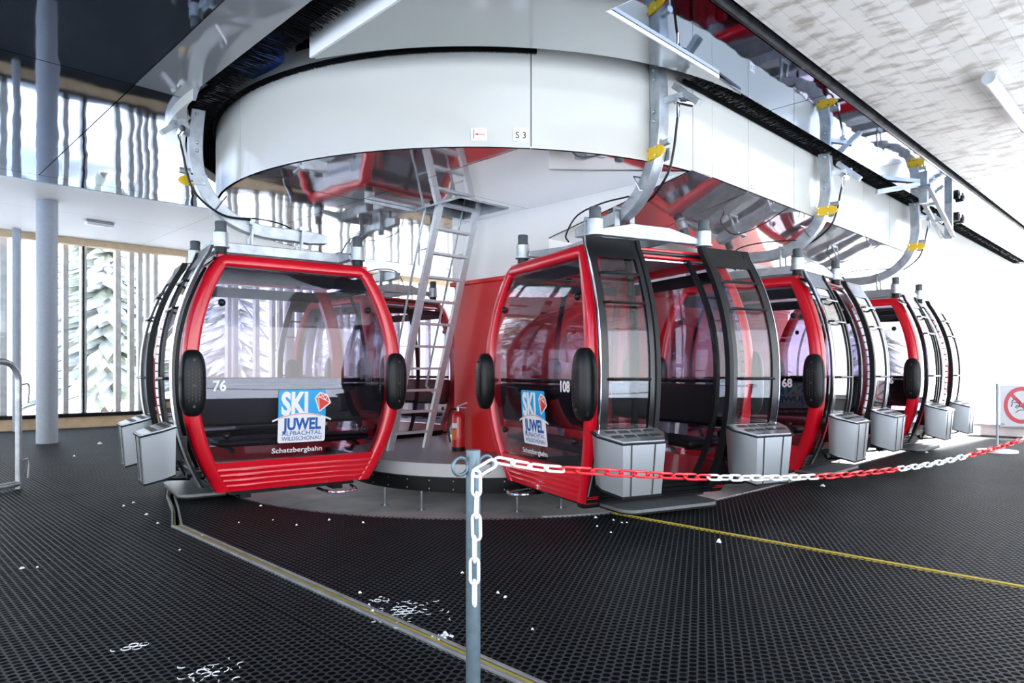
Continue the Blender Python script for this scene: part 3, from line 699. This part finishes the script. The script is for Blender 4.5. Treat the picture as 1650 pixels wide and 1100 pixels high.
        us2 = lin(-.5, .4, 16); b.add([f(u, arcy(u)+.008, .0065) for u in us2]+[f(u, arcy(u)-.004, .0065) for u in us2], [(i, i+1, 17+i, 16+i) for i in range(15)], LRED)
        # gem
        G = [(.27, .93), (.37, 1.04), (.53, .98), (.60, .82), (.36, .64)]; ctr = [(.34, .95), (.50, .88)]
        b.add([f(x, y, .005) for x, y in G+ctr], [(0, 4, 5)], LOR)
        b.add([f(x, y, .005) for x, y in G+ctr], [(0, 5, 1), (1, 5, 2), (2, 5, 6), (2, 6, 3), (3, 6, 4), (4, 6, 5)], LRED)
        def ln(p, q, w=.009):
            d = Vector((q[0]-p[0], q[1]-p[1])); d.normalize(); n_ = Vector((-d.y, d.x))*w
            b.add([f(p[0]+n_.x, p[1]+n_.y, .0065), f(q[0]+n_.x, q[1]+n_.y, .0065), f(q[0]-n_.x, q[1]-n_.y, .0065), f(p[0]-n_.x, p[1]-n_.y, .0065)], [(0, 1, 2, 3)], LWHITE)
        for p, q in zip(G, G[1:]+G[:1]): ln(p, q, .012)
        for p, q in ((G[0], ctr[0]), (G[1], ctr[0]), (G[2], ctr[0]), (ctr[0], ctr[1]), (G[2], ctr[1]), (G[3], ctr[0]), (G[4], ctr[0]), (G[1], ctr[1])): ln(p, q, .006)
        b.build('logo_sticker', pane)
    # floor, sill, undercarriage
    b = MB(); b.box((0, 0, .13), (1.40, 1.40, .05), FLR); b.build('floor_panel', g_)
    b = MB(); b.box((0, 0, .085), (1.3, 1.2, .05), BLK)
    for yy in (-.45, .45): b.box((0, yy, .04), (1.2, .1, .05), BLKM)
    b.build('undercarriage', g_)
    b = MB(); pts = [(-.50, -.60), (.50, -.60), (.50, -.86)]+[(.38+.12*cos(a), -.88+.12*sin(a)) for a in lin(0, -pi/2, 6)]+[(-.38-.12*cos(a), -.88+.12*sin(a)) for a in lin(-pi/2, 0, 6)]+[(-.50, -.86)]
    b.prism(pts, .035, .05, BLK); b.prism([(x, y) for x, y in pts], .05, .075, STEP); b.build('door_step', g_)
    for s in (-1, 1):
        b = MB(); b.tube(smooth_path([(s*.58, .25, .03), (s*.80, .30, .02), (s*.86, .42, .02), (s*.80, .56, .02), (s*.58, .6, .03)], 5), .018, CHR, 8); b.build('guide_hoop', g_)
    # roof
    b = MB(); b.box((0, 0, 2.245), (1.40, 1.30, .05), LIN); b.box((0, 0, 2.275), (1.2, 1.1, .03), GALV)
    for x in (-.3, .3): b.box((x, .2, 2.217), (.16, .05, .01), BLK)
    b.build('roof_panel', g_, .01)
    for t in (-1, 1):
        b = MB()
        b.b2((-.70, t*.655, 2.19), (.70, t*.725, 2.275), RED); b.b2((-.66, t*.725, 2.215), (.66, t*.745, 2.25), BLKM); b.b2((-.66, t*.725, 2.15), (.66, t*.75, 2.18), CHR)
        b.build('roof_beam', g_, .012)
        # bottom sill
        b = MB()
        for k in range(4): b.slab(lambda u, v: (u*(Xd(v)-.02), t*(Wd(v)-.0), v), lambda u, v: (u*(Xd(v)-.02), t*(Wd(v)-.05), v), [-1, 1], [.11+.045*k, .11+.045*k+.034], BLKM)
        b.slab(lambda u, v: (u*(Xd(v)-.03), t*(Wd(v)-.02), v), lambda u, v: (u*(Xd(v)-.03), t*(Wd(v)-.06), v), [-1, 1], [.11, .30], BLK)
        b.build('side_sill', g_)
    # inner (non door) side: glass with black frame posts
    b = MB(); b.slab(lambda u, v: (u*(Xd(v)-.12), Wd(v)-.03, v), lambda u, v: (u*(Xd(v)-.12), Wd(v)-.036, v), lin(-1, 1, 5), lin(.30, 2.19, 22), GLS); sw = b.build('side_window', g_)
    b = MB()
    for x0 in (-.74, -.03, .68):
        b.slab(lambda u, v: (x0*(Xd(v)-.06)/.74+u, Wd(v)-.012, v), lambda u, v: (x0*(Xd(v)-.06)/.74+u, Wd(v)-.03, v), [0, .055], lin(.30, 2.19, 22), BLKM)
    b.slab(lambda u, v: (u*(Xd(v)-.12), Wd(v)-.012, v), lambda u, v: (u*(Xd(v)-.12), Wd(v)-.03, v), [-1, 1], [2.04, 2.12], BLKM)
    b.build('window_bars', sw)
    # fixed strips either side of the doorway
    for s in (-1, 1):
        b = MB(); b.slab(lambda u, v: (s*(Xd(v)-.10-u), -Wd(v)+.02, v), lambda u, v: (s*(Xd(v)-.10-u), -Wd(v)+.026, v), [.03, .33], lin(.30, 2.19, 22), GLS); fs_ = b.build('fixed_pane', g_)
        b = MB()
        for u0, m_, w_ in ((0, CHR, .03), (.31, BLKM, .045)):
            b.slab(lambda u, v: (s*(Xd(v)-.10-u0-u), -Wd(v)+.005, v), lambda u, v: (s*(Xd(v)-.10-u0-u), -Wd(v)+.04, v), [0, w_], lin(.30, 2.19, 22), m_)
        b.build('door_post', g_)
    # sliding doors (open)
    for s in (-1, 1):
        d = empty('door'); d.parent = g_
        OF = .12
        xa, xb = .40, 1.0
        def dx(u, v): # u 0 inner edge .. 1 outer edge; outer edge leans in towards the top
            x0 = (.30 if s < 0 else .44)+.03*gz(v); x1 = (.80 if s < 0 else .96)+.055*gz(v); return s*(x0+(x1-x0)*u)
        def dy(v): return -(Wd(v)+OF)
        zz = lin(.20, 2.30, 30)
        b = MB()
        for u0, u1 in ((0, .11), (.86, 1)):
            b.slab(lambda u, v: (dx(u, v), dy(v), v), lambda u, v: (dx(u, v), dy(v)+.035, v), [u0, u1], zz, BLKM)
        b.slab(lambda u, v: (dx(u, v), dy(v), v), lambda u, v: (dx(u, v), dy(v)+.03, v), [.1, .87], lin(2.12, 2.30, 4), BLKM)
        b.slab(lambda u, v: (dx(u, v), dy(v), v), lambda u, v: (dx(u, v), dy(v)+.03, v), [.1, .87], lin(.20, .36, 3), BLKM)
        b.build('door_frame', d)
        b = MB(); b.slab(lambda u, v: (dx(u, v), dy(v)+.012, v), lambda u, v: (dx(u, v), dy(v)+.018, v), [.1, .5, .87], lin(.34, 2.13, 26), DGL); b.build('door_glass', d)
        b = MB(); b.slab(lambda u, v: (dx(u, v), dy(v)-.012, v), lambda u, v: (dx(u, v), dy(v)+.045, v), [-.07, .01], zz, RUB); b.slab(lambda u, v: (dx(u, v), dy(v)-.006, v), lambda u, v: (dx(u, v), dy(v)+.01, v), [.995, 1.008], zz, CHR); b.build('door_seal', d)
        for z in (1.98, 1.74, 1.14):
            b = MB(); b.tube([(dx(.12, z), dy(z)+.0, z), (dx(.16, z), dy(z)-.035, z), (dx(.82, z), dy(z)-.035, z), (dx(.87, z), dy(z)+.0, z)], .012, BLKM, 8); b.build('ski_bar', d)
        # ski rack box
        b = MB(); cx = -.60 if s < 0 else .74; y0 = -(Wd(.55)+.17)
        plan = [(-.31, 0), (.31, 0), (.31, -.10), (.20, -.25), (-.20, -.25), (-.31, -.10)]
        def bx(x, y, z): k_ = 1-.10*(.72-z)/.38; return (cx+x*k_, y0+y*(1-.12*(.72-z)/.38), z+.30*y+.03)
        b.prism(plan, .31, .70, ALU, bx)
        big = [(x*1.06, y*1.06+.005) for x, y in plan]
        b.prism(big, .70, .715, BLKM, bx); b.prism([(x*1.03, y*1.03) for x, y in plan], .295, .312, BLK, bx)
        b.prism([(x*.96, y*.96-.004) for x, y in plan], .715, .722, ALU, bx)
        for i in range(4):
            for j in range(2): b.box(bx(-.18+.12*i, -.06-.09*j, .7235), (.09, .045, .006), INK, Matrix.Rotation(.29, 3, 'X'))
        for x_ in (-.12, .10): b.bar(bx(x_, -.252, .70), bx(x_, -.252, .31), .008, .006, INK, (0, 1, 0))
        b.box((cx-.2, y0+.04, .55), (.04, .12, .2), BLK); b.box((cx+.2, y0+.04, .55), (.04, .12, .2), BLK)
        b.build('ski_rack', d)
        b = MB(); b.tube(smooth_path([(cx-s*.2, -.80, .22), (cx-s*.15, y0-.02, .25), (cx, y0-.14, .335), (cx+s*.2, y0-.16, .345)], 4), .012, BLK, 6); b.box((cx-s*.15, -.90, .27), (.1, .12, .06), BLK); b.build('rack_bracket', d)
    # hanger cross frame and buffers
    b = MB()
    for t in (-1, 1):
        prof = [(-.56, 2.36), (.56, 2.36), (.56, 2.41), (.2, 2.485), (-.2, 2.485), (-.56, 2.41)]
        n_ = len(prof); y = t*.63
        b.add([(x, y-.035, z) for x, z in prof]+[(x, y+.035, z) for x, z in prof], [list(range(n_)), list(range(2*n_-1, n_-1, -1))]+[(i, n_+i, n_+(i+1) % n_, (i+1) % n_) for i in range(n_)], GALV)
    for x in (-.22, .22): b.b2((x-.03, -.63, 2.36), (x+.03, .63, 2.46), GALV)
    b.build('roof_frame', g_, .006)
    for sx_ in (-1, 1):
        for sy in (-1, 1):
            b = MB(); cx, cy = sx_*.59, sy*.668
            b.lathe([(.055, 2.275), (.055, 2.345)], (cx, cy, 0), BLK, 16); b.lathe([(.078, 2.345), (.078, 2.36), (.068, 2.362), (.068, 2.48), (.062, 2.485)], (cx, cy, 0), GALV, 20)
            b.lathe([(.045, 2.485), (.055, 2.49), (.055, 2.50), (.050, 2.505), (.052, 2.575), (.046, 2.585)], (cx, cy, 0), GREYR, 20); b.build('buffer', g_)
    # hanger arm
    hg = empty('hanger'); hg.parent = g_
    path = smooth_path([(0, .55, 2.63), (0, .2, 2.64), (0, -.15, 2.65), (0, -.42, 2.73), (0, -.62, 2.89), (0, -.735, 3.09), (0, -.775, 3.30), (0, -.77, 3.6), (0, -.73, 3.95)], 5)
    V = []; n_ = 4
    for i, p in enumerate(path):
        a = path[max(0, i-1)]; c_ = path[min(len(path)-1, i+1)]; tdir = (c_-a).normalized(); nr = Vector((1, 0, 0)).cross(tdir).normalized()
        hh = .064 if i > 3 else .045+.008*i
        for sx_, sn in ((-1, -1), (1, -1), (1, 1), (-1, 1)): V.append(p+Vector((sx_*.052, 0, 0))+nr*(sn*hh))
    m_ = len(path); b = MB(); b.add(V, [(i*4+j, i*4+(j+1) % 4, (i+1)*4+(j+1) % 4, (i+1)*4+j) for i in range(m_-1) for j in range(4)]+[(3, 2, 1, 0), (m_*4-4, m_*4-3, m_*4-2, m_*4-1)], GALV)
    for z in (3.36, 3.44, 3.72, 3.80):
        b.cyl((-.075, -.77, z), (.075, -.77, z), .018, GALV, 10)
    b.build('arm', hg, .008)
    b = MB(); b.prism([(-.85, 3.035), (-.69, 3.03), (-.68, 3.135), (-.84, 3.14), (-.90, 3.115), (-.925, 3.08), (-.90, 3.05)], -.070, -.054, YEL, lambda y, z, x: (x, y, z))
    b.prism([(-.84, 3.03), (-.68, 3.03), (-.68, 3.13), (-.84, 3.13)], .054, .066, GALV, lambda y, z, x: (x, y, z))
    for x in (-.072, .068):
        for yy in (-.82, -.71):
            for z in (3.05, 3.12): b.cyl((x*.9, yy, z), (x*1.15, yy, z), .011, CHR, 8)
    b.build('clamp_plate', hg)
    for yy in (-.27, .24):
        b = MB()
        for x in (-.085, .085): b.bar((x, yy, 2.40), (x, yy+.02, 2.73), .018, .055, GALV, (1, 0, 0)); 
        b.cyl((-.12, yy, 2.71), (.12, yy, 2.71), .022, GALV, 10); b.cyl((-.12, yy, 2.42), (.12, yy, 2.42), .022, GALV, 10)
        b.build('link_strap', hg)
    b = MB(); b.tube(smooth_path([(.075, -.95, 3.52), (.085, -.90, 3.3), (.085, -.86, 3.1), (.085, -.78, 2.92), (.085, -.55, 2.76), (.09, -.3, 2.74), (.1, -.25, 2.72)], 6), .011, BLK, 8)
    b.tube(smooth_path([(-.09, -.45, 2.78), (-.12, -.05, 2.80), (-.2, .25, 2.74), (-.3, .3, 2.55), (-.33, .2, 2.46)], 5), .008, BLK, 6)
    b.build('control_cable', hg)
    b = MB()
    b.bar((.0, -.82, 3.52), (.16, -1.0, 3.56), .05, .05, GALV); b.bar((.10, -.86, 3.66), (.16, -1.10, 3.44), .06, .05, GALV); b.cyl((.05, -.93, 3.50), (.22, -.93, 3.50), .03, CHR, 12); b.cyl((.0, -.82, 3.16), (.0, -.92, 3.16), .03, GALV, 8); b.cyl((.075, -.93, 3.36), (.075, -.93, 3.52), .014, CHR, 8)
    b.build('grip_lever', hg)
    b = MB(); b.tube([(-.075, -.60, 2.80), (.075, -.60, 2.80), (.075, -.50, 2.95), (-.075, -.50, 2.95)], .007, CHR, 6, closed=True); b.build('cable_tie', hg)
    b = MB(); b.box((0, -.60, 4.02), (.34, .34, .16), GALV); b.build('rope_grip', hg)
    return g_
def kids(o): return [c for c in bpy.data.objects if c.parent == o]
def copy_tree(o, parent=None):
    c = o.copy(); COL.objects.link(c); c.parent = parent
    for ch in kids(o): copy_tree(ch, c)
    return c
def number(root, txt):
    for s in (-1, 1):
        v, fs, w = textmesh(txt, .088, .92, .035); b = MB()
        u0 = -.63*s if s > 0 else .60; zc = 1.03
        u0 = -(.785-w/2) if s > 0 else (.64 if len(txt) > 2 else .705)-w/2
        b.add([(s*(Xd(zc+y)-.038), s*(u0+x), zc+y) for x, y in v], fs, LWHITE); b.build('cabin_number', root, label='white number %s' % txt)
proto = build_cabin()
pose = [('76', 3.321, 6.901, -1.737, 'red gondola numbered 76 at the left, swinging round the wheel'),
        ('108', 5.357, 4.097, -.322, 'red gondola numbered 108 with open doors in the middle, nearest the camera'),
        ('68', 8.354, 3.966, .017, 'red gondola numbered 68 queued directly behind gondola 108'),
        ('96', 11.716, 3.931, .008, 'red gondola at the far right, last in the queue before the bright exit'),
        ('', 6.0, 9.08, -pi+.04, 'red gondola on the far side of the wheel behind the ladder')]
cabs = [proto]+[copy_tree(proto) for _ in pose[1:]]
for c, (num, x, y, th, lab) in zip(cabs, pose):
    c.location = (x, y, 0); c.rotation_euler = (0, 0, th); tag(c, lab, 'gondola', 'red cable car gondolas')
    if num: number(c, num)

# ---------------------------------------------------------------- switch bracket at the third hanger
sb = empty('slot_guide', (0, 0, 0), 0, 'galvanised guide bracket with rollers hanging from the slot at upper right', 'guide bracket')
b = MB(); b.bar((10.05, 3.18, 3.62), (10.35, 2.75, 3.70), .10, .05, GALV); b.build('deflector', sb)
b = MB(); b.bar((10.6, 2.85, 3.72), (11.9, 2.85, 3.22), .05, .05, GALV); b.bar((10.6, 2.70, 3.72), (11.9, 2.70, 3.22), .05, .05, GALV)
for t in (0, .33, .66, 1): b.bar((10.6+1.3*t, 2.85, 3.72-.5*t), (10.6+1.3*t, 2.70, 3.72-.5*t), .05, .04, GALV)
b.build('ramp_rail', sb)
for x in (10.62, 11.9):
    b = MB(); b.b2((x, 2.72, 3.5 if x < 11 else 3.18), (x+.08, 2.82, 3.74), GALV); b.build('drop_post', sb)
for x in (12.15, 12.4):
    b = MB(); b.cyl((x, 2.68, 3.55), (x, 2.78, 3.55), .07, RUB, 16); b.cyl((x, 2.66, 3.55), (x, 2.80, 3.55), .025, CHR, 10); b.build('roller', sb)

# ---------------------------------------------------------------- barrier chain and posts
PX, PY = 1.395+0.0, 1.582
D0 = 2.1; R0 = -.118
def cw(r, D, z): return Vector((cos(PSI)*D+sin(PSI)*r, sin(PSI)*D-cos(PSI)*r, z))
P0 = cw(R0, D0, 0); cd = Vector((cos(R(-10)), sin(R(-10)), 0))
def post(loc, label):
    t = empty('barrier_post', loc, R(-10), label, 'barrier post')
    b = MB(); b.cyl((0, 0, .005), (0, 0, .962), .0222, POST, 28); b.build('pole', t)
    b = MB(); b.cyl((0, 0, 0), (0, 0, .02), .11, POST, 28); b.build('base_plate', t)
    for s in (-1, 1):
        b = MB(); b.tube([(s*.045+.026*cos(a), 0, .915+.026*sin(a)) for a in lin(0, 2*pi, 17)[:-1]], .006, POST, 8, closed=True); b.build('eye_hook', t)
post(P0, 'galvanised barrier post in the foreground carrying the end of the chain')
END = P0+cd*5.45
post(END, 'second barrier post carrying the far end of the chain, right of the view')
def linkmesh(m, nm):
    b = MB(); L, w, r = .026, .0125, .0048
    pts = [(L+w*cos(a), w*sin(a), 0) for a in lin(-pi/2, pi/2, 7)]+[(-L+w*cos(a), w*sin(a), 0) for a in lin(pi/2, 1.5*pi, 7)]
    b.tube(pts, r, m, 7, closed=True); o = b.build(nm); return o
ch = empty('plastic_chain', P0, 0, 'red and white plastic chain sagging from the foreground post to the right, loose end hanging', 'chain')
lw = linkmesh(CWHITE, 'chain_link'); lr = linkmesh(CRED, 'chain_link'); first = {'w': True, 'r': True}
def put(p, d, roll, red):
    k_ = 'r' if red else 'w'; src = lr if red else lw
    o = src if first[k_] else src.copy()
    if first[k_]: first[k_] = False
    else: COL.objects.link(o)
    o.parent = ch; q = d.to_track_quat('X', 'Z'); o.rotation_mode = 'QUATERNION'
    from mathutils import Quaternion
    o.rotation_quaternion = q @ Quaternion((1, 0, 0), roll); o.location = p
# catenary-like sag fitted to heights, relative to P0
zp = [(.085, .925), (.20, .900), (.362, .873), (1.096, .783), (1.885, .72), (2.74, .697), (3.356, .712), (4.05, .755), (4.8, .84), (5.40, .915)]
path = smooth_path([cd*s_+Vector((0, 0, z)) for s_, z in zp], 20); acc = 0; pitch = .0675; nxt = .03; i = 0
L11 = 0
for a, c_ in zip(path[:-1], path[1:]):
    sl = (c_-a).length
    while nxt <= acc+sl:
        t = (nxt-acc)/sl; p = a+(c_-a)*t; s_ = p.dot(cd); seg_i = int((s_+.383)/.745)
        put(p, (c_-a).normalized(), (pi/4 if i % 2 else -pi/4)+random.uniform(-.12, .12), seg_i % 2 == 1); nxt += pitch; i += 1
    acc += sl
right = Vector((sin(PSI), -cos(PSI), 0)); toward = Vector((-cos(PSI), -sin(PSI), 0))
def put2(p, d, side, red=False):
    o = lw.copy(); COL.objects.link(o); o.parent = ch
    X = d.normalized(); Y = (side-X*side.dot(X)).normalized(); Z = X.cross(Y)
    o.matrix_local = Matrix.Translation(p) @ Matrix((X, Y, Z)).transposed().to_4x4()
hx = right*.012+toward*.042
put2(right*.036+toward*.040+Vector((0, 0, .912)), right*.85+Vector((0, 0, .5)), Vector((0, 0, 1)))
for k in range(6):
    a_ = (.35 if k % 2 else 1.35)+random.uniform(-.1, .1)
    put2(hx+right*(.002*(k % 3)-.002*k)+Vector((0, 0, .868-.0655*k)), Vector((random.uniform(-.03, .03), random.uniform(-.03, .03), 1)), right*sin(a_)+toward*cos(a_))

# ---------------------------------------------------------------- sign on the right
sp = gp(1607, 728)
s_ = empty('prohibition_sign', (*sp, 0), PSI-pi/2+.0, 'white prohibition sign with a red ring on a thin post at the right edge', 'sign')
b = MB(); b.cyl((0, 0, 0), (0, 0, 1.02), .018, COLM, 12); b.build('post', s_)
b = MB(); b.cyl((0, 0, 0), (0, 0, .03), .26, WHITEP, 28); b.build('base_plate', s_)
b = MB(); b.box((.34, -.03, .69), (.64, .008, .61), SIGNW)
cx, cz, y = .345, .70, -.036
ring = lin(0, 2*pi, 41); ro, ri = .275, .215
b.add([(cx+ro*cos(a), y, cz+ro*sin(a)) for a in ring]+[(cx+ri*cos(a), y, cz+ri*sin(a)) for a in ring], [(i, i+1, 42+i, 41+i) for i in range(40)], SIGNR)
b.bar((cx-.17, y, cz+.17), (cx+.17, y, cz-.17), .003, .05, SIGNR, (1, 0, 1))
def tl(pts, w=.005): b.tube([(cx+x, y-.001, cz+z) for x, z in pts], w, INK, 5)
tl([(-.17, -.02), (-.15, .0), (-.15, .06), (-.12, .09), (-.07, .09), (-.04, .06), (-.04, -.02)]); tl([(-.13, .04), (-.02, .04)]); tl([(-.08, .0), (-.1, -.03), (-.07, -.045), (-.05, -.02), (-.07, 0)]); tl([(-.04, -.02), (.02, -.02)]); tl([(-.1, -.11), (-.04, -.07), (.06, -.07)])
b.add([(cx-.02, y-.001, cz+.03), (cx+.05, y-.001, cz+.03), (cx+.13, y-.001, cz-.1), (cx+.05, y-.001, cz-.1)], [(0, 1, 2, 3)], INK)
v, f_, w_ = textmesh('DS', .03, 1, .01); b.add([(.06+a, y, .40+c_) for a, c_ in v], f_, INK)
b.build('sign_panel', s_)

# ---------------------------------------------------------------- tube barrier at left
bx_, by_ = gp(30, 787)
t = empty('tube_barrier', (bx_, by_, 0), math.atan2(-.62, -.78), 'galvanised bent-tube barrier cut by the left edge of the view', 'barrier')
b = MB(); b.tube([(0, 0, 0), (0, 0, 1.10)]+[(.2-.2*cos(a), 0, 1.10+.2*sin(a)) for a in lin(0.1, pi/2, 8)]+[(1.2, 0, 1.30)]+[(1.2+.2*sin(a), 0, 1.1+.2*cos(a)) for a in lin(.1, pi/2, 8)]+[(1.4, 0, 0)], .031, GALV, 14)
b.build('bent_tube', t)
b = MB(); b.cyl((0, 0, .05), (1.4, 0, .05), .031, GALV, 14); b.build('foot_rail', t)
for z in (1.05, .27):
    b = MB(); b.tube(smooth_path([(0, 0, z), (-.08, 0, z+.02), (-.13, .0, z), (-.12, .0, z-.18)], 4), .009, GALV, 8); b.build('rod_hook', t)
